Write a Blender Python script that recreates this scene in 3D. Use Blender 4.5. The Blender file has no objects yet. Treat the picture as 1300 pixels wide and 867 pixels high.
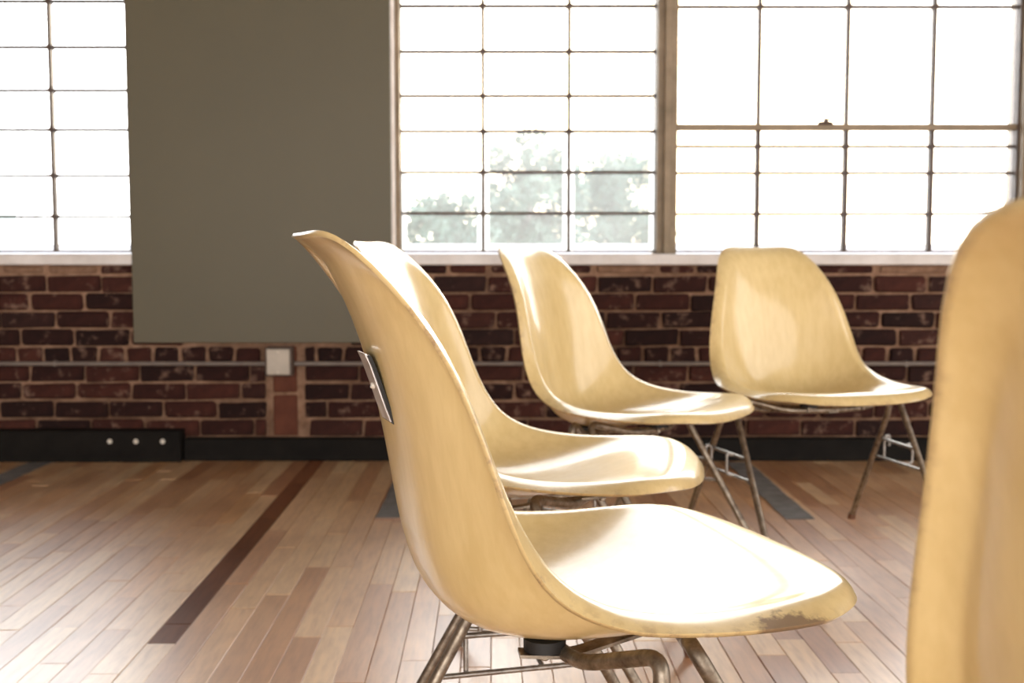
import bpy, math, random
import numpy as np
from mathutils import Vector, Matrix
from mathutils.bvhtree import BVHTree

random.seed(7)
sc = bpy.context.scene
COL = sc.collection

# ------------------------------------------------------------------ camera
cd = bpy.data.cameras.new('camera')
cam = bpy.data.objects.new('camera', cd)
COL.objects.link(cam)
cam.location = (0, 0, .7715)
cam.rotation_euler = (math.pi / 2 - .0758, 0, 0)
cd.sensor_width = 36
cd.lens = 40.0
cd.clip_start = .02
cd.clip_end = 400
cd.dof.use_dof = True
cd.dof.focus_distance = 1.22
cd.dof.aperture_fstop = 8.0
sc.camera = cam

# ------------------------------------------------------------------ view
sc.view_settings.view_transform = 'Standard'
sc.view_settings.look = 'None'
sc.view_settings.gamma = 1
sc.view_settings.use_curve_mapping = False
sc.view_settings.exposure = 0.12
sc.cycles.max_bounces = 8
sc.cycles.diffuse_bounces = 5
sc.cycles.transparent_max_bounces = 12
sc.cycles.sample_clamp_indirect = 6
sc.cycles.use_denoising = True

# ------------------------------------------------------------------ sky
SUN_AZ, SUN_EL = math.radians(7.5), math.radians(5.0)
SUND = Vector((math.sin(SUN_AZ) * math.cos(SUN_EL), math.cos(SUN_AZ) * math.cos(SUN_EL), math.sin(SUN_EL)))
w = bpy.data.worlds.new('sky')
sc.world = w
w.use_nodes = True
nt = w.node_tree
nt.nodes.clear()
out = nt.nodes.new('ShaderNodeOutputWorld')
bg = nt.nodes.new('ShaderNodeBackground')
tc = nt.nodes.new('ShaderNodeTexCoord')
dot = nt.nodes.new('ShaderNodeVectorMath')
dot.operation = 'DOT_PRODUCT'
dot.inputs[1].default_value = SUND
nt.links.new(tc.outputs['Generated'], dot.inputs[0])
ramp = nt.nodes.new('ShaderNodeValToRGB')
mr = nt.nodes.new('ShaderNodeMapRange')
mr.inputs['From Min'].default_value = -1
mr.inputs['From Max'].default_value = 1
nt.links.new(dot.outputs['Value'], mr.inputs['Value'])
nt.links.new(mr.outputs['Result'], ramp.inputs['Fac'])
r = ramp.color_ramp
r.elements[0].position = 0
r.elements[0].color = (.42, .50, .62, 1)
r.elements[1].position = 1
r.elements[1].color = (1.0, .80, .52, 1)
for p_, c_ in ((.5, (.55, .62, .72, 1)), (.85, (.74, .79, .84, 1)), (.97, (.92, .90, .86, 1))):
    e_ = r.elements.new(p_)
    e_.color = c_
SKY = 9.0
bg.inputs['Strength'].default_value = SKY
nt.links.new(ramp.outputs['Color'], bg.inputs['Color'])
nt.links.new(bg.outputs['Background'], out.inputs['Surface'])

# low evening sun behind the window wall
sl = bpy.data.lights.new('sun', 'SUN')
sl.energy = 5.0
sl.angle = math.radians(1.5)
sl.color = (1, .84, .62)
sun = bpy.data.objects.new('sun', sl)
COL.objects.link(sun)
sun.rotation_euler = (-SUND).to_track_quat('-Z', 'Y').to_euler()


def area(name, loc, size, sy, rot, e, col=(1, .99, 1), portal=False):
    l = bpy.data.lights.new(name, 'AREA')
    l.shape = 'RECTANGLE'
    l.size, l.size_y = size, sy
    l.energy = e
    l.color = col
    l.cycles.is_portal = portal
    o = bpy.data.objects.new(name, l)
    COL.objects.link(o)
    o.location = loc
    o.rotation_euler = rot
    return o


# fill lights added at the unseen rear and side walls, no real source
area('fill_rear', (0, -4.85, 1.25), 9.2, 2.2, (math.radians(90), 0, 0), 350)
area('fill_side', (4.85, -.6, 1.75), 7.6, 2.6, (math.radians(90), 0, math.radians(90)), 170)
# daylight entering by the windows in view
area('window_portal_right', (.75, 4.62, 1.9), 2.7, 2.3, (math.radians(-90), 0, 0), 1, portal=True)
area('window_portal_left', (-2.38, 4.62, 1.9), 1.9, 2.3, (math.radians(-90), 0, 0), 1, portal=True)

# ------------------------------------------------------------------ materials
def mat(name, col=(.5, .5, .5), rough=.5, metal=0., spec=.5):
    m = bpy.data.materials.new(name)
    m.use_nodes = True
    b = m.node_tree.nodes['Principled BSDF']
    b.inputs['Base Color'].default_value = (*col, 1)
    b.inputs['Roughness'].default_value = rough
    b.inputs['Metallic'].default_value = metal
    b.inputs['Specular IOR Level'].default_value = spec
    return m, m.node_tree, b


def N(nt, t, **k):
    n = nt.nodes.new(t)
    for a, v in k.items():
        if a in n.inputs:
            n.inputs[a].default_value = v
        else:
            setattr(n, a, v)
    return n


def noise_tex(nt, scale, detail=4, rough=.55, coord='Object', stretch=None, src=None):
    tc = nt.nodes.new('ShaderNodeTexCoord')
    s = src or tc.outputs[coord]
    if stretch:
        mp = nt.nodes.new('ShaderNodeMapping')
        mp.inputs['Scale'].default_value = stretch
        nt.links.new(s, mp.inputs['Vector'])
        s = mp.outputs['Vector']
    n = nt.nodes.new('ShaderNodeTexNoise')
    n.inputs['Scale'].default_value = scale
    n.inputs['Detail'].default_value = detail
    n.inputs['Roughness'].default_value = rough
    nt.links.new(s, n.inputs['Vector'])
    return n


def cramp(nt, fac, stops):
    c = nt.nodes.new('ShaderNodeValToRGB')
    el = c.color_ramp.elements
    el[0].position, el[0].color = stops[0][0], (*stops[0][1], 1)
    el[1].position, el[1].color = stops[-1][0], (*stops[-1][1], 1)
    for p, q in stops[1:-1]:
        e = el.new(p)
        e.color = (*q, 1)
    nt.links.new(fac, c.inputs['Fac'])
    return c


def mix(nt, a, b, fac, mode='MIX'):
    m = nt.nodes.new('ShaderNodeMix')
    m.data_type = 'RGBA'
    m.blend_type = mode
    for i, v in ((6, a), (7, b)):
        if hasattr(v, 'is_linked') or hasattr(v, 'links'):
            nt.links.new(v, m.inputs[i])
        else:
            m.inputs[i].default_value = (*v, 1)
    if isinstance(fac, (int, float)):
        m.inputs[0].default_value = fac
    else:
        nt.links.new(fac, m.inputs[0])
    return m.outputs[2]


def bump(nt, b, h, strength=.3, dist=.002):
    n = nt.nodes.new('ShaderNodeBump')
    n.inputs['Strength'].default_value = strength
    n.inputs['Distance'].default_value = dist
    nt.links.new(h, n.inputs['Height'])
    nt.links.new(n.outputs['Normal'], b.inputs['Normal'])


def rnd(nt):
    oi = nt.nodes.new('ShaderNodeObjectInfo')
    ge = nt.nodes.new('ShaderNodeNewGeometry')
    a = nt.nodes.new('ShaderNodeMath')
    a.operation = 'ADD'
    nt.links.new(oi.outputs['Random'], a.inputs[0])
    nt.links.new(ge.outputs['Random Per Island'], a.inputs[1])
    f = nt.nodes.new('ShaderNodeMath')
    f.operation = 'FRACT'
    nt.links.new(a.outputs[0], f.inputs[0])
    return f.outputs[0]


# fibreglass shell
M_SHELL, t, b = mat('cream_fibreglass', (.72, .52, .27), .34, spec=.35)
b.inputs['Coat Weight'].default_value = .7
b.inputs['Coat Roughness'].default_value = .13
b.inputs['Coat IOR'].default_value = 1.5
fib = noise_tex(t, 60, 3, .6, stretch=(1, 1, .15))
fib2 = noise_tex(t, 5, 2)
c1 = cramp(t, fib.outputs[0], [(.35, (.74, .565, .265)), (.65, (.80, .625, .31))])
c2 = cramp(t, fib2.outputs[0], [(.35, (.90, .88, .82)), (.65, (1, 1, 1))])
base = mix(t, c1.outputs[0], c2.outputs[0], 1., 'MULTIPLY')
at = t.nodes.new('ShaderNodeAttribute')
at.attribute_name = 'rim'
wn = noise_tex(t, 38, 6, .7)
wear = t.nodes.new('ShaderNodeMath')
wear.operation = 'MULTIPLY'
wr = cramp(t, wn.outputs[0], [(.50, (.12, .12, .12)), (.66, (.9, .9, .9))])
t.links.new(at.outputs['Fac'], wear.inputs[0])
t.links.new(wr.outputs[0], wear.inputs[1])
col = mix(t, base, (.40, .265, .15), wear.outputs[0])
t.links.new(col, b.inputs['Base Color'])
b.inputs['Subsurface Weight'].default_value = .0
b.inputs['Subsurface Radius'].default_value = (.02, .012, .005)
b.inputs['Subsurface Scale'].default_value = .5
bump(t, b, fib.outputs[0], .06, .0008)

# tarnished steel legs
M_STEEL, t, b = mat('tarnished_steel', (.30, .26, .21), .36, .85)
n1 = noise_tex(t, 55, 5, .65)
c1 = cramp(t, n1.outputs[0], [(.3, (.13, .10, .075)), (.55, (.28, .235, .18)), (.75, (.42, .37, .30))])
t.links.new(c1.outputs[0], b.inputs['Base Color'])
rr = cramp(t, n1.outputs[0], [(.3, (.55, .55, .55)), (.7, (.28, .28, .28))])
t.links.new(rr.outputs[0], b.inputs['Roughness'])
M_BAR, t, b = mat('plated_steel_rod', (.55, .53, .50), .32, .9)
n1 = noise_tex(t, 80, 4)
c1 = cramp(t, n1.outputs[0], [(.3, (.22, .20, .175)), (.7, (.42, .40, .37))])
t.links.new(c1.outputs[0], b.inputs['Base Color'])
M_PLATE, t, b = mat('brushed_plate', (.62, .57, .53), .38, .8)
n1 = noise_tex(t, 70, 3, .6, stretch=(1, 1, .1))
c1 = cramp(t, n1.outputs[0], [(.3, (.45, .40, .36)), (.7, (.72, .68, .64))])
t.links.new(c1.outputs[0], b.inputs['Base Color'])
M_RUBBER, t, b = mat('black_rubber', (.012, .011, .010), .6)
n1 = noise_tex(t, 90, 3)
bump(t, b, n1.outputs[0], .2, .0005)
M_GLIDE, t, b = mat('rust_brown_glide', (.13, .055, .03), .6)
n1 = noise_tex(t, 60, 3)
c1 = cramp(t, n1.outputs[0], [(.3, (.08, .035, .02)), (.7, (.2, .09, .05))])
t.links.new(c1.outputs[0], b.inputs['Base Color'])

# brick
M_BRICK, t, b = mat('dark_red_brick', (.12, .04, .025), .85, spec=.25)
q = rnd(t)
c0 = cramp(t, q, [(0, (.015, .0045, .0033)), (.3, (.026, .0072, .005)), (.6, (.042, .0115, .0075)), (.85, (.060, .018, .0115)), (1, (.022, .009, .0075))])
n1 = noise_tex(t, 22, 5, .65)
c1 = cramp(t, n1.outputs[0], [(.3, (.55, .52, .52)), (.7, (1.25, 1.2, 1.15))])
base = mix(t, c0.outputs[0], c1.outputs[0], 1., 'MULTIPLY')
n2 = noise_tex(t, 13, 4, .6, coord='Generated')
tcw = t.nodes.new('ShaderNodeNewGeometry')
n2 = noise_tex(t, 17, 5, .62, src=tcw.outputs['Position'])
c2 = cramp(t, n2.outputs[0], [(.57, (0, 0, 0)), (.70, (.8, .8, .8))])
base = mix(t, base, (.20, .12, .085), c2.outputs[0])
t.links.new(base, b.inputs['Base Color'])
bump(t, b, n1.outputs[0], .7, .004)
M_MORTAR, t, b = mat('pinkish_tan_mortar', (.36, .22, .15), .9, spec=.2)
n1 = noise_tex(t, 26, 6, .65)
n2 = noise_tex(t, 2.2, 3, .6)
c1 = cramp(t, n1.outputs[0], [(.28, (.17, .095, .058)), (.5, (.28, .165, .105)), (.75, (.37, .23, .15))])
c2 = cramp(t, n2.outputs[0], [(.38, (.45, .42, .40)), (.58, (1, 1, 1))])
t.links.new(mix(t, c1.outputs[0], c2.outputs[0], 1., 'MULTIPLY'), b.inputs['Base Color'])
bump(t, b, n1.outputs[0], .8, .006)
M_CLAY, t, b = mat('smooth_clay_tile', (.1, .03, .02), .7, spec=.2)
n1 = noise_tex(t, 14, 4)
c1 = cramp(t, n1.outputs[0], [(.3, (.085, .026, .014)), (.7, (.13, .042, .022))])
t.links.new(c1.outputs[0], b.inputs['Base Color'])

# wood floor
def wood(name, stops, rough=(.30, .50), coat=1.):
    m, t, b = mat(name, (.3, .2, .1), .3)
    q = rnd(t)
    c0 = cramp(t, q, stops)
    tc = t.nodes.new('ShaderNodeTexCoord')
    ad = t.nodes.new('ShaderNodeVectorMath')
    ad.operation = 'ADD'
    cx = t.nodes.new('ShaderNodeCombineXYZ')
    mu = t.nodes.new('ShaderNodeMath')
    mu.operation = 'MULTIPLY'
    mu.inputs[1].default_value = 37.
    t.links.new(q, mu.inputs[0])
    t.links.new(mu.outputs[0], cx.inputs[2])
    t.links.new(tc.outputs['Object'], ad.inputs[0])
    t.links.new(cx.outputs[0], ad.inputs[1])
    g = noise_tex(t, 9, 5, .6, stretch=(9, 1, 1), src=ad.outputs[0])
    ge = t.nodes.new('ShaderNodeNewGeometry')
    st = noise_tex(t, 2.4, 4, .6, src=ge.outputs['Position'])
    c1 = cramp(t, g.outputs[0], [(.3, (.76, .70, .64)), (.55, (1, 1, 1)), (.8, (1.15, 1.12, 1.05))])
    c2 = cramp(t, st.outputs[0], [(.35, (.80, .75, .70)), (.55, (1, 1, 1))])
    base = mix(t, c0.outputs[0], c1.outputs[0], 1., 'MULTIPLY')
    base = mix(t, base, c2.outputs[0], 1., 'MULTIPLY')
    t.links.new(base, b.inputs['Base Color'])
    rr = t.nodes.new('ShaderNodeMapRange')
    rr.inputs['To Min'].default_value = rough[0]
    rr.inputs['To Max'].default_value = rough[1]
    t.links.new(st.outputs[0], rr.inputs['Value'])
    t.links.new(rr.outputs['Result'], b.inputs['Roughness'])
    b.inputs['Coat Weight'].default_value = coat
    b.inputs['Coat Roughness'].default_value = .36
    b.inputs['Coat IOR'].default_value = 2.0
    bump(t, b, g.outputs[0], .12, .001)
    return m


M_WOOD = wood('worn_maple', [(0, (.46, .215, .095)), (.14, (.70, .405, .205)), (.3, (.84, .57, .325)), (.45, (.58, .32, .155)), (.6, (.76, .475, .255)), (.78, (.88, .63, .37)), (.9, (.72, .40, .175)), (1, (.40, .18, .075))])
M_WOOD_DARK = wood('dark_stained_board', [(0, (.12, .042, .018)), (.5, (.18, .068, .030)), (1, (.25, .105, .05))], coat=.0)
M_WOOD_DARK.node_tree.nodes['Principled BSDF'].inputs['Specular IOR Level'].default_value = .25
M_SUB, t, b = mat('subfloor_dirt', (.10, .06, .035), .9)
n1 = noise_tex(t, 20)
bump(t, b, n1.outputs[0])
M_TAPE, t, b = mat('grey_tape', (.17, .17, .18), .6, spec=.25)
n1 = noise_tex(t, 18, 4)
c1 = cramp(t, n1.outputs[0], [(.3, (.13, .125, .12)), (.7, (.22, .215, .21))])
t.links.new(c1.outputs[0], b.inputs['Base Color'])


def paint(name, a, c, scale=6, rough=.6):
    m, t, b = mat(name, a, rough)
    n1 = noise_tex(t, scale, 5, .6)
    c1 = cramp(t, n1.outputs[0], [(.3, a), (.7, c)])
    t.links.new(c1.outputs[0], b.inputs['Base Color'])
    n2 = noise_tex(t, scale * 12, 3, .5)
    bump(t, b, n2.outputs[0], .1, .001)
    return m


M_OLIVE = paint('olive_green_paint', (.086, .072, .036), (.097, .081, .041), 1.5, .5)
M_PLASTER = paint('pale_plaster', (.62, .58, .50), (.68, .64, .56), 3, .8)
M_SIDEBRICK = paint('painted_side_wall', (.26, .20, .15), (.32, .25, .19), 3, .8)
M_CEIL = paint('dark_timber_ceiling', (.16, .13, .10), (.21, .17, .13), 3, .8)
M_SILL = paint('chipped_white_sill', (.60, .56, .52), (.78, .75, .72), 9, .6)
M_IRON = paint('brown_window_steel', (.055, .035, .026), (.11, .07, .05), 14, .55)
M_FRAME = paint('weathered_brown_frame', (.20, .15, .09), (.34, .26, .17), 10, .6)
M_REVEAL = paint('chalky_reveal', (.55, .45, .38), (.78, .70, .63), 12, .8)
M_BLACK = paint('black_baseboard_paint', (.006, .005, .004), (.012, .010, .008), 12, .7)
M_BLACK.node_tree.nodes['Principled BSDF'].inputs['Specular IOR Level'].default_value = .12
M_BOX = paint('off_white_cover', (.42, .37, .30), (.50, .44, .36), 20, .5)
M_CONDUIT = paint('painted_conduit', (.13, .10, .085), (.20, .165, .135), 14, .5)
M_SCREW = paint('bright_screw', (.60, .55, .45), (.75, .7, .6), 30, .3)

# thin glass, and translucent strips imitating bright glare at the pane sides
M_GLASS = bpy.data.materials.new('old_window_glass')
M_GLASS.use_nodes = True
t = M_GLASS.node_tree
t.nodes.clear()
o_ = t.nodes.new('ShaderNodeOutputMaterial')
tr = t.nodes.new('ShaderNodeBsdfTransparent')
gl = t.nodes.new('ShaderNodeBsdfGlossy')
gl.inputs['Roughness'].default_value = .03
tl = t.nodes.new('ShaderNodeBsdfTranslucent')
tl.inputs['Color'].default_value = (.95, .95, .92, 1)
fr = t.nodes.new('ShaderNodeFresnel')
fr.inputs['IOR'].default_value = 1.35
m1 = t.nodes.new('ShaderNodeMixShader')
m2 = t.nodes.new('ShaderNodeMixShader')
nz = noise_tex(t, 3, 4)
dr = cramp(t, nz.outputs[0], [(.35, (.028, .028, .028)), (.7, (.058, .058, .058))])  # milky share of the glass stands in for haze over the view
t.links.new(dr.outputs[0], m1.inputs[0])
t.links.new(tr.outputs[0], m1.inputs[1])
t.links.new(tl.outputs[0], m1.inputs[2])
t.links.new(fr.outputs[0], m2.inputs[0])
t.links.new(m1.outputs[0], m2.inputs[1])
t.links.new(gl.outputs[0], m2.inputs[2])
t.links.new(m2.outputs[0], o_.inputs['Surface'])
M_GLARE = bpy.data.materials.new('glare_strip')
M_GLARE.use_nodes = True
t = M_GLARE.node_tree
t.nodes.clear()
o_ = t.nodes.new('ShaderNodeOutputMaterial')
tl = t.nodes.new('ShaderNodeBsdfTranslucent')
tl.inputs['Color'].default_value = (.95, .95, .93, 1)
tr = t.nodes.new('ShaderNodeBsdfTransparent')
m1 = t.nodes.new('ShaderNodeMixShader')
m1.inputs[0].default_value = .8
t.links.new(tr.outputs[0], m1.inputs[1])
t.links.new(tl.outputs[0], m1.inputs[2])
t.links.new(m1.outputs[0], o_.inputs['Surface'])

M_LEAF = paint('hazy_green_leaves', (.04, .072, .045), (.07, .105, .065), 4, .6)
M_BARK = paint('grey_bark', (.14, .12, .10), (.2, .17, .14), 4, .9)
M_YARD = paint('pale_concrete_yard', (.66, .65, .62), (.76, .75, .72), .4, .8)
M_PARAPET = paint('white_parapet', (.80, .80, .80), (.86, .86, .85), 2, .7)
M_CARW = paint('pale_blue_car_paint', (.45, .52, .60), (.50, .57, .65), 2, .3)
M_SHED = paint('pale_green_shed_wall', (.33, .40, .36), (.38, .45, .41), 2, .8)


# ------------------------------------------------------------------ mesh helpers
class MB:
    def __init__(s):
        s.v, s.f, s.sm = [], [], []

    def add(s, v, f, smooth=False):
        k = len(s.v)
        s.v += [tuple(p) for p in v]
        s.f += [tuple(i + k for i in q) for q in f]
        s.sm += [smooth] * len(f)

    def box(s, x0, x1, y0, y1, z0, z1, M=None):
        v = [Vector(p) for p in ((x0, y0, z0), (x1, y0, z0), (x1, y1, z0), (x0, y1, z0), (x0, y0, z1), (x1, y0, z1), (x1, y1, z1), (x0, y1, z1))]
        if M:
            v = [M @ p for p in v]
        s.add(v, [(0, 3, 2, 1), (4, 5, 6, 7), (0, 1, 5, 4), (1, 2, 6, 5), (2, 3, 7, 6), (3, 0, 4, 7)])

    def bevbox(s, x0, x1, y0, y1, z0, z1, b=.003, jit=0., M=None):
        # box with chamfered edges: 24 verts
        vs, idx = [], {}
        X, Y, Z = (x0, x1), (y0, y1), (z0, z1)
        for i in (0, 1):
            for j in (0, 1):
                for k in (0, 1):
                    c = Vector((X[i], Y[j], Z[k]))
                    jv = Vector([random.uniform(-jit, jit) for _ in range(3)])
                    d = Vector((b if i == 0 else -b, b if j == 0 else -b, b if k == 0 else -b))
                    for a in range(3):
                        p = c + d
                        p[a] = c[a]
                        idx[(i, j, k, a)] = len(vs)
                        vs.append(p + jv)
        I = idx
        f = []
        for i in (0, 1):
            q = [I[(i, 0, 0, 0)], I[(i, 1, 0, 0)], I[(i, 1, 1, 0)], I[(i, 0, 1, 0)]]
            f.append(q if i else q[::-1])
            q = [I[(0, i, 0, 1)], I[(1, i, 0, 1)], I[(1, i, 1, 1)], I[(0, i, 1, 1)]]
            f.append(q[::-1] if i else q)
            q = [I[(0, 0, i, 2)], I[(1, 0, i, 2)], I[(1, 1, i, 2)], I[(0, 1, i, 2)]]
            f.append(q if i else q[::-1])
        for i in (0, 1):
            for j in (0, 1):
                q = [I[(i, j, 0, 0)], I[(i, j, 1, 0)], I[(i, j, 1, 1)], I[(i, j, 0, 1)]]
                f.append(q if (i ^ j) else q[::-1])
                q = [I[(i, 0, j, 0)], I[(i, 1, j, 0)], I[(i, 1, j, 2)], I[(i, 0, j, 2)]]
                f.append(q[::-1] if (i ^ j) else q)
                q = [I[(0, i, j, 1)], I[(1, i, j, 1)], I[(1, i, j, 2)], I[(0, i, j, 2)]]
                f.append(q if (i ^ j) else q[::-1])
        for i in (0, 1):
            for j in (0, 1):
                for k in (0, 1):
                    q = [I[(i, j, k, a)] for a in range(3)]
                    f.append(q if (i ^ j ^ k) else q[::-1])
        if M:
            vs = [M @ p for p in vs]
        s.add(vs, f)

    def cyl(s, a, c, r, r2=None, n=16, caps=True):
        a, c = Vector(a), Vector(c)
        r2 = r if r2 is None else r2
        d = (c - a).normalized()
        u = d.orthogonal().normalized()
        v = d.cross(u)
        P = []
        for p, rr in ((a, r), (c, r2)):
            for i in range(n):
                t = 2 * math.pi * i / n
                P.append(p + u * rr * math.cos(t) + v * rr * math.sin(t))
        s.add(P, [(i, (i + 1) % n, n + (i + 1) % n, n + i) for i in range(n)], True)
        if caps:
            s.add(P[:n], [tuple(range(n))[::-1]])
            s.add(P[n:], [tuple(range(n))])

    def tube(s, pts, r, n=14, bend=.03, caps=True, flat=None):
        pts = [Vector(p) for p in pts]
        Q = [pts[0]]
        for i in range(1, len(pts) - 1):
            a, b_, c = pts[i - 1], pts[i], pts[i + 1]
            d1, d2 = (a - b_), (c - b_)
            L = min(bend, d1.length * .48, d2.length * .48)
            p0, p2 = b_ + d1.normalized() * L, b_ + d2.normalized() * L
            for k in range(9):
                t = k / 8
                Q.append(p0 * (1 - t) ** 2 + b_ * 2 * t * (1 - t) + p2 * t * t)
        Q.append(pts[-1])
        rings = []
        u = None
        for i, p in enumerate(Q):
            d = (Q[min(i + 1, len(Q) - 1)] - Q[max(i - 1, 0)]).normalized()
            if u is None:
                u = d.orthogonal().normalized()
                if flat:
                    u = Vector((0, 0, 1)) - d * d.z
                    u.normalize()
            u = (u - d * u.dot(d)).normalized()
            v = d.cross(u)
            if flat:
                w_, h_ = flat
                rings.append([p + v * (sx * w_) + u * (sz * h_) for sx, sz in ((-1, -1), (1, -1), (1, 1), (-1, 1))])
            else:
                rings.append([p + u * r * math.cos(2 * math.pi * k / n) + v * r * math.sin(2 * math.pi * k / n) for k in range(n)])
        m = len(rings[0])
        V = [q for rr in rings for q in rr]
        F = []
        for i in range(len(rings) - 1):
            for k in range(m):
                F.append((i * m + k, i * m + (k + 1) % m, (i + 1) * m + (k + 1) % m, (i + 1) * m + k))
        s.add(V, F, not flat)
        if caps:
            s.add(rings[0], [tuple(range(m))[::-1]])
            s.add(rings[-1], [tuple(range(m))])

    def mesh(s, name, m):
        me = bpy.data.meshes.new(name)
        me.from_pydata(s.v, [], s.f)
        me.polygons.foreach_set('use_smooth', s.sm)
        me.materials.append(m)
        me.update()
        return me

    def obj(s, name, m, parent=None, loc=None):
        return link(name, s.mesh(name, m), parent, loc)


def link(name, me, parent=None, loc=None):
    o = bpy.data.objects.new(name, me)
    COL.objects.link(o)
    if parent is not None:
        o.parent = parent
    if loc is not None:
        o.location = loc
    return o


def tag(o, label=None, cat=None, group=None, kind=None):
    for k, v in (('label', label), ('category', cat), ('group', group), ('kind', kind)):
        if v:
            o[k] = v
    return o


def empty(name, loc=(0, 0, 0), rz=0):
    o = bpy.data.objects.new(name, None)
    o.empty_display_size = .1
    COL.objects.link(o)
    o.location = loc
    o.rotation_euler = (0, 0, rz)
    return o


def copy_tree(o, parent=None):
    c = o.copy()
    COL.objects.link(c)
    c.parent = parent
    for ch in [k for k in ALL if k.parent == o]:
        copy_tree(ch, c)
    return c


# ------------------------------------------------------------------ room shell
WY = 4.27            # face of the brick wall
GY = 4.45            # plane of the window glass
SILL_T, SILL_B = .7765, .735
TOP = 3.05           # window head
H = 3.5
RX = 4.9

mb = MB()
mb.box(-RX, RX, -4.9, WY + .4, -.08, -.012)
floor = tag(mb.obj('floor', M_SUB), 'worn strip wood floor of narrow boards', kind='structure')
mb = MB()
mb.box(-RX - .2, RX + .2, -5.1, WY + .4, H, H + .12)
tag(mb.obj('ceiling', M_CEIL), 'dark timber ceiling', kind='structure')

PIER0, PIER1 = -1.40, -.449          # pier behind the green board
COLR = 2.035                          # right-hand pier starts
mb = MB()
mb.box(-RX, RX, WY + .004, WY + .38, -.1, SILL_B)                    # below the sills
mb.box(PIER0, PIER1, WY + .004, WY + .38, SILL_B, TOP)
mb.box(COLR, RX, WY + .004, WY + .38, SILL_B, TOP)
mb.box(-RX, -3.3, WY + .004, WY + .38, SILL_B, TOP)
mb.box(-RX, RX, WY + .004, WY + .38, TOP, H)
wall_back = tag(mb.obj('wall_back', M_MORTAR), 'brick window wall with tan mortar', kind='structure')
mb = MB()
mb.box(-RX - .2, -RX, -5.1, WY + .38, -.1, H)
tag(mb.obj('wall_left', M_SIDEBRICK), kind='structure')
mb = MB()
mb.box(RX, RX + .2, -5.1, WY + .38, -.1, H)
tag(mb.obj('wall_right', M_SIDEBRICK), kind='structure')
mb = MB()
mb.box(-RX, RX, -5.1, -4.9, -.1, H)
tag(mb.obj('wall_front', M_SIDEBRICK), kind='structure')
# invented blind panels behind the two fill lights; no light passes through them
for k, (bx, by, sx, sy) in enumerate(((0, -4.88, 4.2, .01), (RX - .02, -.6, .01, 3.8))):
    mb = MB()
    mb.box(bx - sx, bx + sx, by - sy, by + sy, .1, 3.05)
    tag(mb.obj('window_%d' % (k + 4), M_PLASTER), 'pale panel added behind a fill light, out of view', kind='structure')

# pale reveal between green board and middle window
mb = MB()
mb.box(PIER1 - .004, PIER1 + .004, WY - .002, GY + .02, SILL_T, TOP)
tag(mb.obj('trim_1', M_REVEAL), 'chalky pale window reveal beside the green board', kind='structure')

# sills
for k, (x0, x1) in enumerate(((-3.3, PIER0 + .0), (PIER1, COLR + .15))):
    mb = MB()
    mb.bevbox(x0, x1, WY - .022, GY + .12, SILL_B, SILL_T, .004)
    tag(mb.obj('trim_%d' % (k + 2), M_SILL), ('pale chipped sill under the left window', 'pale chipped sill under the two right windows')[k], kind='structure')


# ------------------------------------------------------------------ bricks
def brick_mesh(L, Hh, k):
    mb = MB()
    mb.bevbox(-L / 2, L / 2, -.009, .03, -Hh / 2, Hh / 2, random.uniform(.004, .009), .0034)
    return mb.mesh('brick_%s' % k, M_BRICK)


ROWS = [.697, .6285, .561, .496, .4285, .361, .293, .2235, .154, .085]   # joints, top to bottom
BH = .0575
stretch = [brick_mesh(.196 + random.uniform(-.003, .003), BH, 'stretcher%d' % i) for i in range(8)]
head = [brick_mesh(.088 + random.uniform(-.004, .003), BH, 'header%d' % i) for i in range(6)]
# first joint (picture column at the left edge turned into metres) for each course
start = [-1.745, -1.81, -1.92, -1.85, -1.865, -1.815, -1.85, -1.73, -1.80]
BX0, BX1 = -2.15, 2.35
CH0, CH1 = -.925, -.785          # clay tile chase


def lay(x, z, L, header):
    hw = L / 2
    if BX0 < x < BX1:
        src = random.choice(head if header else stretch)
        o = link('brick', src, wall_back, (x, WY + random.uniform(-.003, .002), z + random.uniform(-.0015, .0015)))
        o.rotation_euler = (random.uniform(-.01, .01), random.uniform(-.008, .008), random.uniform(-.012, .012) + (math.pi if False else 0))
        base = .092 if header else .200
        o.scale = ((L - .011) / (.088 if header else .196), 1, 1)
        return o
    far.bevbox(x - hw + .006, x + hw - .006, WY - .009, WY + .02, z - BH / 2, z + BH / 2, .005, .002)


far = MB()
nb = 0
for ri in range(9):
    z = (ROWS[ri] + ROWS[ri + 1]) / 2
    header = ri == 4
    step = .1025 if header else .2065
    x = start[ri] - step * math.ceil((start[ri] + RX) / step)
    while x < RX - step:
        a, c = x, x + step * (1 if random.random() > 0 else 1)
        x = c
        # chase cut through the lower courses
        if ri >= 4 and c > CH0 and a < CH1:
            if a < CH0 - .03:
                lay((a + CH0) / 2, z, CH0 - a, header)
                nb += 1
            if c > CH1 + .03:
                lay((c + CH1) / 2, z, c - CH1, header)
                nb += 1
            continue
        # the green board hides these
        if ri < 4 and a > -1.38 and c < -.47:
            continue
        lay((a + c) / 2, z, c - a, header)
        nb += 1
fo = far.obj('brick_run', M_BRICK, wall_back)
tag(fo, kind='stuff')
# ragged half course under the sills
z = (.697 + .735) / 2
x = -2.4
while x < 2.4:
    L = random.uniform(.12, .26)
    if not (-1.36 < x < -.5):
        mb = MB()
        mb.bevbox(-L / 2, L / 2, -.004, .02, -.014, .014, .006, .003)
        mb.obj('brick', M_BRICK if random.random() < .6 else M_MORTAR, wall_back, (x + L / 2, WY, z + .002))
    x += L + random.uniform(.01, .03)
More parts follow.
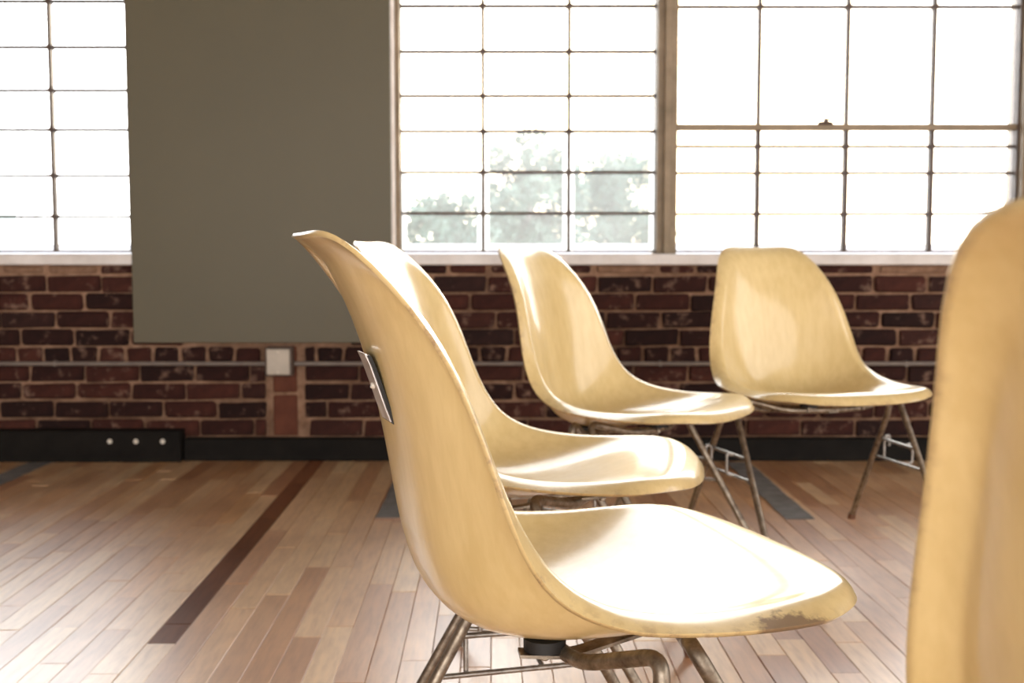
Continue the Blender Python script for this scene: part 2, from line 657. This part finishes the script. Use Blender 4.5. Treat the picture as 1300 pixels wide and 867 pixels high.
# clay tiles in the chase under the box
for z0, z1 in ((.091, .244), (.256, .43)):
    mb = MB()
    mb.bevbox(-.044, .044, -.004, .02, -(z1 - z0) / 2, (z1 - z0) / 2, .004, .001)
    mb.obj('clay_tile', M_CLAY, wall_back, (-.856, WY, (z0 + z1) / 2))

# green board
mb = MB()
mb.bevbox(-.484, .484, -.012, .012, 0, 2.62, .002)
gb = mb.obj('wall_board', M_OLIVE, None, (-.932, WY - .014, .444))
tag(gb, 'large olive green painted board on the wall between the windows', 'board')

# baseboard
mb = MB()
mb.bevbox(-1.232, RX, WY - .045, WY + .004, 0, .085, .004)
tag(mb.obj('baseboard_back', M_BLACK), 'black baseboard under the brick', kind='structure')
mb = MB()
mb.bevbox(-RX, -1.236, WY - .07, WY + .004, 0, .119, .004)
tr4 = tag(mb.obj('trim_4', M_BLACK), 'taller black skirting section with three bright screws', kind='structure')
for x in (-1.499, -1.402, -1.302):
    mb = MB()
    mb.cyl((0, .004, 0), (0, -.003, 0), .011, .008, 12)
    mb.obj('screw', M_SCREW, tr4, (x, WY - .071, .079))

# electrical box and conduit
eb = empty('outlet_box', (-.868, WY - .036, .376))
tag(eb, 'square off-white electrical box under the green board', 'outlet')
mb = MB()
mb.bevbox(-.050, .050, -.026, .026, -.054, .054, .003)
mb.obj('box_body', M_IRON, eb)
mb = MB()
mb.bevbox(-.043, .043, -.036, -.0265, -.048, .048, .004)
mb.obj('cover_plate', M_BOX, eb)
for s in (-1, 1):
    mb = MB()
    mb.cyl((0, -.036, 0), (0, -.0385, 0), .003, n=8)
    mb.obj('screw', M_SCREW, eb, (s * .0, 0, s * .038))
for k, (x0, x1, lab) in enumerate(((-4.0, -.922, 'thin painted conduit running left from the outlet box'),
                                   (-.815, 4.0, 'thin painted conduit running right from the outlet box behind the chairs'))):
    c = empty('conduit', (x0, WY - .028, .366))
    tag(c, lab, 'conduit')
    mb = MB()
    mb.cyl((0, 0, 0), (x1 - x0, 0, 0), .0088, n=12)
    mb.obj('pipe', M_CONDUIT, c)
    xx = .45
    while xx < x1 - x0:
        mb = MB()
        mb.box(-.005, .005, -.0098, .024, -.0098, .0098)
        mb.obj('clamp', M_CONDUIT, c, (xx, 0, 0))
        xx += .92


# ------------------------------------------------------------------ windows
def window(name, x0, x1, z0, z1, vx, hz, fr=.016, dep=.03, label=None, special=None, glare_rows=()):
    root = empty(name, (0, GY, 0))
    tag(root, label, kind='structure')
    fm = MB()
    fm.box(x0 - fr, x0 + .004, -dep, dep, z0, z1)
    fm.box(x1 - .004, x1 + fr, -dep, dep, z0, z1)
    fm.box(x0, x1, -dep, dep, z0 - .002, z0 + .006)
    fm.box(x0, x1, -dep, dep, z1 - .02, z1)
    fm.obj('window_frame', M_IRON, root)
    xs = [x0] + list(vx) + [x1]
    zs = [z0] + list(hz) + [z1]
    for x in vx:
        m = MB()
        m.box(-.0064, .0064, -.014, .014, z0, z1)
        for z in hz:
            m.cyl((0, -.016, z), (0, .016, z), .0125, n=10)
        m.obj('muntin', M_IRON, root, (x, 0, 0))
    for z in hz:
        m = MB()
        m.box(x0, x1, -.012, .012, -.0055, .0055)
        for a, b_ in zip(xs[:-1], xs[1:]):
            if random.random() < .5:
                xm = a + (b_ - a) * random.uniform(.35, .65)
                m.cyl((xm, -.015, 0), (xm, 0, 0), .006, n=6)
        m.obj('muntin', M_IRON, root, (0, 0, z))
    for i in range(len(xs) - 1):
        for j in range(len(zs) - 1):
            a, b_, c, d = xs[i], xs[i + 1], zs[j], zs[j + 1]
            m = MB()
            m.box(a, b_, .002, .005, c, d)
            p = m.obj('pane', M_GLASS, root)
            if (i, j) in glare_rows:
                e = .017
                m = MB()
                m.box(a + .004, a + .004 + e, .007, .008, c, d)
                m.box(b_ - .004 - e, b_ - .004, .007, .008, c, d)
                m.obj('glare_edge', M_GLARE, p)  # pale strip standing in for halation beside the bar
    return root


window('window_1', -3.28, -1.475, .784, TOP, [-2.97, -2.67, -2.375, -2.082, -1.776],
       [.920, 1.078, 1.254, 1.404, 1.568, 1.741, 1.90, 2.07, 2.24, 2.42, 2.6, 2.77, 2.92], label='steel sash window left of the green board, small square panes')
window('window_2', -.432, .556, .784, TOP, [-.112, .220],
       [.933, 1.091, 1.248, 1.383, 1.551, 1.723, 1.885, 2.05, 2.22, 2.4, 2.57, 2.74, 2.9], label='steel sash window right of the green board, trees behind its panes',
       glare_rows={(0, 0), (0, 1), (1, 0), (1, 1), (1, 2), (2, 0), (2, 1), (2, 2)})
window('window_3', .632, 1.945, .784, TOP, [.951, 1.291, 1.622],
       [.930, 1.088, 1.190, 1.263, 1.720, 2.18, 2.62], label='wide steel sash window at the right with tall upper panes')
# heavier pivot rail and latch of the right window
w3 = bpy.data.objects['window_3']
mb = MB()
mb.bevbox(.632, 1.945, -.024, .024, -.0115, .0115, .003)
mb.obj('sash_rail', M_FRAME, w3, (0, 0, 1.263))
mb = MB()
mb.bevbox(-.028, .028, -.02, .0, -.006, .006, .003)
mb.cyl((0, -.022, 0), (0, -.004, .016), .011, .007, 12)
mb.cyl((.006, -.02, .012), (.02, -.034, .018), .005, .004, 8)
mb.obj('latch', M_IRON, w3, (1.204, -.018, 1.277))
for x in (.951, 1.291, 1.622):
    mb = MB()
    mb.bevbox(-.008, .008, -.018, .018, .784, 1.263, .002)
    mb.obj('lower_sash_bar', M_IRON, w3, (x, 0, 0))

# steel columns between and beside the windows
mb = MB()
mb.bevbox(-.040, .036, -.05, .10, SILL_T, TOP, .003)
mb.bevbox(-.016, .010, -.075, -.048, SILL_T, TOP, .003)
o = mb.obj('trim_5', M_FRAME, None, (.594, GY - .02, 0))
tag(o, 'weathered brown steel post between the two right windows', kind='structure')
mb = MB()
mb.bevbox(-.006, .09, -.05, .10, SILL_T, TOP, .003)
mb.bevbox(.02, .05, -.075, -.048, SILL_T, TOP, .003)
o = mb.obj('trim_6', M_FRAME, None, (1.955, GY - .02, 0))
tag(o, 'weathered brown steel post at the right edge', kind='structure')
# rusty edge frame left of the middle window
mb = MB()
mb.bevbox(-.008, .010, -.04, .05, SILL_T, TOP, .002)
o = mb.obj('trim_7', M_FRAME, None, (-.438, GY - .02, 0))
tag(o, 'rusty brown jamb beside the pale reveal', kind='structure')

# ------------------------------------------------------------------ floor boards
PW = .0572
YAW = .0175
FX0, FX1, FY0 = -2.05, 2.05, 1.86
ca, sa = math.cos(YAW), math.sin(YAW)


def frot(u, v):       # board frame: v runs towards the window wall
    return (u * ca - v * sa, u * sa + v * ca)


bm_lib = {}
stuff = MB()
random.seed(21)
npl = 0
DARK_U = None
# column whose line passes through (-.70, 2.23)
ud = -.70 * ca + 2.23 * sa
k0 = round(ud / PW)
off = ud - k0 * PW
for k in range(-84, 87):
    u = k * PW + off
    v = -4.9 - random.uniform(0, .6)
    # dense joints in the part of the floor in view
    while v < WY + .1:
        L = random.choice((.34, .42, .52, .62, .75, .9))
        if k == k0 and v + L > 2.23 and v < 2.23 and v + L - 2.23 > .05:
            L = max(2.23 - v, .12)
        v1 = min(v + L, WY + .16)
        if v1 - v > .05:
            cx, cy = frot(u, (v + v1) / 2)
            x0, y1 = frot(u, v1)
            inview = FX0 < cx < FX1 and y1 > FY0 + .05 and y1 > 1.95 and abs(cx) < .47 * y1 + .12
            dz = random.uniform(-.0008, .0008)
            g = .0008
            if inview:
                ln = round(v1 - v, 3)
                key = (ln, k == k0 and v >= 2.2)
                if key not in bm_lib:
                    m = MB()
                    m.bevbox(-PW / 2 + g / 2, PW / 2 - g / 2, -ln / 2 + g / 2, ln / 2 - g / 2, -.014, 0, .0012)
                    bm_lib[key] = m.mesh('board', M_WOOD_DARK if k == k0 and v >= 2.2 else M_WOOD)
                o = link('plank', bm_lib[key], floor, (cx, cy, dz))
                o.rotation_euler = (0, 0, YAW)
                npl += 1
            else:
                M = Matrix.Translation((cx, cy, dz)) @ Matrix.Rotation(YAW, 4, 'Z')
                hl = (v1 - v) / 2
                stuff.box(-PW / 2 + g / 2, PW / 2 - g / 2, -hl + g / 2, hl - g / 2, -.014, 0, M)
        v += L
so = stuff.obj('plank_field', M_WOOD, floor)
tag(so, kind='stuff')
print('bricks', nb, 'planks', npl)

for x, y0, y1, wd, lab in ((-1.76, 3.72, 4.19, .085, 'grey tape strip on the floor below the left window'),
                           (-.365, 3.30, 4.19, .075, 'grey tape strip on the floor behind the nearest chair back'),
                           (.842, 3.28, 4.19, .085, 'grey tape strip on the floor between the two farthest chairs')):
    mb = MB()
    n = 14
    V, F = [], []
    for i in range(n + 1):
        y = y0 + (y1 - y0) * i / n
        j = random.uniform(-.003, .003)
        V += [(x - wd / 2 + j, y, .0012), (x + wd / 2 + j, y, .0012), (x + wd / 2 + j, y, .0024), (x - wd / 2 + j, y, .0024)]
    for i in range(n):
        a = i * 4
        for p, q_ in ((0, 1), (1, 2), (2, 3), (3, 0)):
            F.append((a + p, a + q_, a + 4 + q_, a + 4 + p))
    F += [(3, 2, 1, 0), (n * 4, n * 4 + 1, n * 4 + 2, n * 4 + 3)]
    mb.add(V, F)
    tag(mb.obj('floor_tape', M_TAPE), lab, 'tape', 'tape strips on the floor')

# ------------------------------------------------------------------ chair shell
C_ = np.array([[-0.3548, 0.8031], [-0.3116, 0.7179], [-0.2839, 0.6375], [-0.2658, 0.5482], [-0.2442, 0.4416], [-0.1936, 0.3821], [-0.0909, 0.3739], [0.0337, 0.401], [0.1461, 0.4316], [0.2192, 0.422]])
R_ = np.array([[-0.325, 0.8167], [-0.246, 0.6908], [-0.205, 0.5684], [-0.1697, 0.4953], [-0.1237, 0.4649], [-0.0546, 0.4503], [0.0246, 0.4446], [0.0931, 0.4424], [0.1355, 0.4376], [0.1697, 0.4325]])
W_ = np.array([0.1553, 0.1779, 0.2035, 0.2198, 0.2299, 0.237, 0.2428, 0.2429, 0.236, 0.2269])
NTOP, NBOT, PEX, LIP = 5.73, 6.4848, 2.4953, (0.0187, 0.0377, 0.015)


def spl(t):
    n = len(W_)
    tk = np.linspace(0, 1, n)
    h = tk[1]
    A = np.zeros((n, n))
    B = np.zeros((n, n))
    A[0, 0] = A[-1, -1] = 1
    for i in range(1, n - 1):
        A[i, i - 1] = h / 6
        A[i, i] = 2 * h / 3
        A[i, i + 1] = h / 6
        B[i, i - 1] = 1 / h
        B[i, i] = -2 / h
        B[i, i + 1] = 1 / h
    M = np.linalg.solve(A, B)
    i = np.clip((t / h).astype(int), 0, n - 2)
    a = (tk[i + 1] - t) / h
    b_ = 1 - a
    out = np.zeros((len(t), n))
    r = np.arange(len(t))
    out[r, i] += a
    out[r, i + 1] += b_
    out += ((a ** 3 - a)[:, None] * M[i] + (b_ ** 3 - b_)[:, None] * M[i + 1]) * h * h / 6
    return out


RS = np.array([.02, .1, .2, .3, .4, .5, .6, .68, .75, .8, .84, .87, .895, .915, .932, .948, .962, .975, .988, 1.0])
NTH = 144


def shell_surface():
    th = np.linspace(0, 2 * np.pi, NTH, endpoint=False)
    c, s = np.cos(th), np.sin(th)
    n = np.where(s < 0, NTOP, NBOT)
    k = (np.abs(c) ** n + np.abs(s) ** n) ** (-1 / n)
    U = RS[:, None] * (k * s)[None]
    V = RS[:, None] * (k * c)[None]
    t = ((U + 1) / 2).ravel()
    Bm = spl(t)
    Cc, E, W = Bm @ C_, Bm @ R_, Bm @ W_
    v = V.ravel()
    X = Cc + (E - Cc) * (np.abs(v) ** PEX)[:, None]
    S = np.stack([X[:, 0], v * W, X[:, 1]], 1).reshape(len(RS), NTH, 3)

    def normals(S):
        d1 = np.gradient(S, RS, axis=0)
        d2 = np.roll(S, -1, 1) - np.roll(S, 1, 1)
        Nn = np.cross(d1, d2)
        Nn /= np.linalg.norm(Nn, axis=2, keepdims=True) + 1e-12
        if (Nn[..., 0] + Nn[..., 2]).mean() < 0:
            Nn = -Nn
        return Nn
    Nn = normals(S)
    tt = t.reshape(len(RS), NTH)
    lt = np.clip(1 - 2 * tt, 0, 1) * LIP[0] + (1 - np.abs(2 * tt - 1)) * LIP[1] + np.clip(2 * tt - 1, 0, 1) * LIP[2]
    L = np.clip((RS[:, None] - .89) / .11, 0, 1) ** 2 * lt
    S = S - Nn * L[..., None]
    return S, normals(S)


S, SN = shell_surface()


def make_shell():
    th = .0046
    inner, outer = S, S - SN * th
    nr = len(RS)
    V = [tuple(inner[0].mean(0))] + [tuple(p) for r_ in inner for p in r_]
    o0 = len(V)
    V += [tuple(outer[0].mean(0))] + [tuple(p) for r_ in outer for p in r_]
    F = []
    def I(i, j, o=0): return o + 1 + i * NTH + j % NTH
    for j in range(NTH):
        F.append((0, I(0, j), I(0, j + 1)))
        F.append((o0, I(0, j + 1, o0), I(0, j, o0)))
        for i in range(nr - 1):
            F.append((I(i, j), I(i + 1, j), I(i + 1, j + 1), I(i, j + 1)))
            F.append((I(i, j, o0), I(i, j + 1, o0), I(i + 1, j + 1, o0), I(i + 1, j, o0)))
        F.append((I(nr - 1, j), I(nr - 1, j, o0), I(nr - 1, j + 1, o0), I(nr - 1, j + 1)))
    me = bpy.data.meshes.new('seat_shell')
    me.from_pydata(V, [], F)
    me.polygons.foreach_set('use_smooth', [True] * len(F))
    me.materials.append(M_SHELL)
    a = me.attributes.new('rim', 'FLOAT', 'POINT')
    rim = []
    for o in (0, 1):
        rim.append(0.)
        for i in range(nr):
            f = max(0, (RS[i] - (.955 if o == 0 else .975)) / (.045 if o == 0 else .025))
            rim += [f * f] * NTH
    a.data.foreach_set('value', rim)
    me.update()
    # crisp moulded edge
    bm_edges = {}
    for e in me.edges:
        a_, b_ = e.vertices
        if {a_ - 1 >= (nr - 1) * NTH and a_ < o0, b_ - 1 >= (nr - 1) * NTH and b_ < o0} == {True}:
            e.use_edge_sharp = True
    return me


_o = (S - SN * .0046)
_P = [Vector(p) for p in _o.reshape(-1, 3)] + [Vector(_o[0].mean(0))]
_F = [(i * NTH + j, (i + 1) * NTH + j, (i + 1) * NTH + (j + 1) % NTH, i * NTH + (j + 1) % NTH) for i in range(len(RS) - 1) for j in range(NTH)]
_F += [(len(_P) - 1, j, (j + 1) % NTH) for j in range(NTH)]
BVH = BVHTree.FromPolygons(_P, _F)


def under(x, y):
    """height of the shell underside at (x, y)"""
    h = BVH.ray_cast(Vector((x, y, .1)), Vector((0, 0, 1)))
    return h[0].z if h[0] else .38


def make_chair():
    root = empty('shell_chair')
    link('seat_shell', make_shell(), root)
    TR = .0081
    for s in (-1, 1):
        # rear leg, front leg: tube from the under-seat frame out past the shell and down
        m = MB()
        m.tube([(-.120, s * .03, .357), (-.112, s * .13, .358), (-.078, s * .252, .404), (-.085, s * .2547, .345), (-.269, s * .270, .010)], TR, 16, .030)
        leg = m.obj('leg', M_STEEL, root)
        m = MB()
        m.cyl((-.268, s * .270, .016), (-.272, s * .270, .0), .0105, .0115, 14)
        m.obj('foot_glide', M_GLIDE, leg)
        m = MB()
        m.tube([(.030, s * .03, .372), (.008, s * .12, .372), (-.046, s * .246, .407), (-.008, s * .2475, .345), (.191, s * .258, .010)], TR, 16, .032)
        leg = m.obj('leg', M_STEEL, root)
        m = MB()
        m.cyl((.190, s * .258, .016), (.195, s * .258, .0), .0105, .0115, 14)
        m.obj('foot_glide', M_GLIDE, leg)
        # linking rods between the legs of one side
        y = s * .2570
        m = MB()
        m.tube([(-.132, y + s * .004, .262), (.036, y - s * .005, .258)], .0042, 10)
        m.obj('linking_rod', M_BAR, root)
        m = MB()
        m.tube([(-.162, y + s * .006, .208), (.066, y - s * .003, .206)], .0040, 10)
        m.obj('linking_rod', M_BAR, root)
        m = MB()
        m.tube([(-.118, y + s * .010, .206), (-.118, y + s * .010, .266), (-.118, y + s * .026, .270), (-.118, y + s * .026, .240)], .0036, 8, .006)
        m.obj('linking_hook', M_BAR, root)
        m = MB()
        m.tube([(-.010, y, .260), (-.010, y + s * .022, .264), (-.010, y + s * .022, .212), (-.010, y, .206)], .0036, 8, .006)
        m.obj('linking_hook', M_BAR, root)
        # strap from rear mount to front mount
        za = min(under(-.138 + .022 * i, .085 + .022 * j) for i in (-1, 0, 1) for j in (-1, 0, 1))
        zb = min(under(.05 + .022 * i, .085 + .022 * j) for i in (-1, 0, 1) for j in (-1, 0, 1))
        zc = under(.072, .085)
        m = MB()
        m.tube([(-.160, s * .078, .357), (-.108, s * .090, .354), (-.03, s * .090, .370), (.072, s * .085, zb - .012)], 0, flat=(.012, .0018), bend=.02)
        m.obj('mounting_strap', M_STEEL, root)
        for x, z in ((-.132, .3595), (.050, zb - .012)):
            zt = (za if x < 0 else zb) + .002
            m = MB()
            m.cyl((x, s * .08, z), (x, s * .08, max(zt, z + .008)), .0225, .0225, 24)
            mo = m.obj('shock_mount', M_RUBBER, root)
            m = MB()
            m.cyl((x, s * .08, z - .011), (x, s * .08, z), .0055, .0055, 10)
            m.cyl((x, s * .08, z - .0125), (x, s * .08, z - .011), .0035, .0055, 10)
            m.obj('bolt', M_STEEL, mo)
    # cross tubes under the seat
    m = MB()
    m.tube([(-.120, -.035, .357), (-.120, .035, .357)], TR, 14)
    m.obj('cross_tube', M_STEEL, root)
    m = MB()
    m.tube([(.030, -.035, .372), (.030, .035, .372)], TR, 14)
    m.obj('cross_tube', M_STEEL, root)
    m = MB()
    m.tube([(-.13, 0, .354), (.04, 0, .368)], 0, flat=(.014, .002))
    m.obj('centre_strap', M_STEEL, root)
    # back plate with its rubber pad
    m = MB()
    n = 12
    prof = [(-.3085 + d_, z_) for d_, z_ in ((0., .670), (.0045, .660), (.0115, .640), (.0200, .615), (.0265, .598))]
    M2 = MB()
    V, F = [], []
    for (x, z) in prof:
        for yy in (-.020, .020):
            V.append((x, yy, z))
    for (x, z) in prof:
        for yy in (-.020, .020):
            V.append((x + .0022, yy, z))
    o = len(prof) * 2
    for i in range(len(prof) - 1):
        a = i * 2
        F += [(a, a + 1, a + 3, a + 2), (o + a, o + a + 2, o + a + 3, o + a + 1), (a, a + 2, o + a + 2, o + a), (a + 1, o + a + 1, o + a + 3, a + 3)]
    F += [(0, o, o + 1, 1), (o - 2, o - 1, 2 * o - 1, 2 * o - 2)]
    M2.add(V, F)
    bp = M2.obj('back_plate', M_PLATE, root)
    m = MB()
    m.cyl((-.294, 0, .634), (-.2980, 0, .635), .0036, .0030, 12)
    m.obj('rivet', M_SCREW, bp)
    M3 = MB()
    V, F = [], []
    for (x, z) in prof:
        for yy in (-.0245, .0245):
            V.append((x + .0022, yy, z - .002))
    for (x, z) in prof:
        for yy in (-.0245, .0245):
            V.append((x + .0060, yy, z - .002))
    F = []
    for i in range(len(prof) - 1):
        a = i * 2
        F += [(a, a + 1, a + 3, a + 2), (o + a, o + a + 2, o + a + 3, o + a + 1), (a, a + 2, o + a + 2, o + a), (a + 1, o + a + 1, o + a + 3, a + 3)]
    F += [(0, o, o + 1, 1), (o - 2, o - 1, 2 * o - 1, 2 * o - 2)]
    M3.add(V, F)
    M3.obj('rubber_pad', M_RUBBER, root)
    return root


chair = make_chair()
bpy.context.view_layer.update()
ALL = list(bpy.data.objects)
CH = [(.1342, 1.2852, .3227, 'nearest cream shell chair, side on, metal plate on its back and chipped front edge'),
      (.1110, 1.9210, -.1610, 'second cream shell chair, directly beyond the nearest one and partly hidden by its back'),
      (.3293, 2.6439, -.5371, 'third cream shell chair, left of the farthest one, with bright glare down its back'),
      (.8191, 2.9535, -1.2714, 'farthest cream shell chair, angled towards the viewer by the brick wall'),
      (.5417, .6133, .6925, 'close cream shell chair cut off by the right edge, only its back showing')]
for i, (x, y, a, lab) in enumerate(CH):
    o = chair if i == 0 else copy_tree(chair)
    o.location = (x, y, 0)
    o.rotation_euler = (0, 0, a)
    tag(o, lab, 'chair', 'cream shell chairs in the room')

# the nearest chair has a bare brown chip under the lip at the front of its side
M_CHIP = M_SHELL.copy()
M_CHIP.name = 'chipped_cream_fibreglass'
t = M_CHIP.node_tree
b = t.nodes['Principled BSDF']
src = b.inputs['Base Color'].links[0].from_socket
tcn = t.nodes.new('ShaderNodeTexCoord')
mp = t.nodes.new('ShaderNodeMapping')
mp.vector_type = 'POINT'
mp.inputs['Location'].default_value = (-.050 * 22, .246 * 22, -.4145 * 75)
mp.inputs['Scale'].default_value = (22, 22, 75)
t.links.new(tcn.outputs['Object'], mp.inputs['Vector'])
ln = t.nodes.new('ShaderNodeVectorMath')
ln.operation = 'LENGTH'
t.links.new(mp.outputs['Vector'], ln.inputs[0])
nz = noise_tex(t, 90, 4)
ad = t.nodes.new('ShaderNodeMath')
ad.operation = 'ADD'
t.links.new(ln.outputs['Value'], ad.inputs[0])
t.links.new(nz.outputs[0], ad.inputs[1])
cr = cramp(t, ad.outputs[0], [(0, (.95, .95, .95)), (.68, (.9, .9, .9)), (.78, (0, 0, 0)), (1, (0, 0, 0))])
sc_ = t.nodes.new('ShaderNodeMath')
sc_.operation = 'MULTIPLY'
sc_.inputs[1].default_value = .5
t.links.new(ad.outputs[0], sc_.inputs[0])
t.links.new(sc_.outputs[0], cr.inputs['Fac'])
t.links.new(mix(t, src, (.22, .14, .08), cr.outputs[0]), b.inputs['Base Color'])
for ch in chair.children:
    if ch.name.startswith('seat_shell'):
        ch.material_slots[0].link = 'OBJECT'
        ch.material_slots[0].material = M_CHIP

# ------------------------------------------------------------------ outside
mb = MB()
mb.box(-90, 90, WY + .42, 160, -3.3, -3.2)
tag(mb.obj('ground', M_YARD), 'pale yard outside the windows', kind='structure')
mb = MB()
mb.box(-7, 9, 6.1, 6.35, -3.2, .83)
tag(mb.obj('wall_parapet', M_PARAPET), 'white parapet outside the windows', kind='structure')


def tree(x, y, zc, rx, rz, n, seed, lab):
    rg = random.Random(seed)
    root = empty('tree', (x, y, -3.2))
    tag(root, lab, 'tree', 'trees outside the windows')
    m = MB()
    m.tube([(0, 0, 0), (.1, 0, (zc + 3.2) * .6), (0, .1, zc + 3.2 + rz * .3)], .16, 8, 1.)
    for k in range(7):
        a = k * 2.4
        z0 = (zc + 3.2) - rz * .7 + k * rz * .2
        m.tube([(0, 0, z0), (math.cos(a) * rx * .6, math.sin(a) * rx * .4, z0 + rz * .45)], .05, 6)
    m.obj('trunk', M_BARK, root)
    m = MB()
    clumps = []
    for k in range(44):
        while True:
            p = Vector((rg.uniform(-1, 1), rg.uniform(-1, 1), rg.uniform(-1, 1)))
            if p.length < 1:
                break
        clumps.append((Vector((p.x * rx, p.y * rx * .8, p.z * rz + zc + 3.2)), rg.uniform(.28, .5) * rx))
    for k in range(n):
        c, rr = rg.choice(clumps)
        d = Vector((rg.gauss(0, 1), rg.gauss(0, 1), rg.gauss(0, 1))).normalized() * rr * rg.uniform(.5, 1)
        p = c + d
        s_ = rg.uniform(.07, .13)
        u = Vector((rg.gauss(0, 1), rg.gauss(0, 1), rg.gauss(0, 1))).normalized()
        v = u.orthogonal().normalized()
        m.add([p - u * s_, p + v * s_ * .55, p + u * s_, p - v * s_ * .55], [(0, 1, 2, 3)])
    m.obj('foliage', M_LEAF, root)


tree(.5, 40, 2.2, 1.75, 3.0, 15000, 3, 'tall hazy tree behind the middle column of panes')
tree(4.15, 47, 2.3, 2.1, 3.3, 15000, 5, 'hazy tree beside the steel post, low sun catching its top')
tree(-2.1, 36, .97, 1.5, 1.85, 8000, 8, 'low hazy tree behind the left column of panes')
tree(-27.5, 62, 1.2, 2.6, 2.2, 2500, 9, 'faint distant tree low in the left window')

# pale shed and a parked car seen through the left window
sh = empty('shed', (-18.7, 40, -3.2))
tag(sh, 'pale green shed at the edge of the left window', 'shed')
mb = MB()
mb.bevbox(-1.6, .95, -1, 1, 0, 5.7, .03)
mb.obj('wall', M_SHED, sh)
mb = MB()
mb.bevbox(-1.7, 1.05, -1.15, 1.15, 5.7, 5.85, .03)
mb.obj('roof', M_PARAPET, sh)
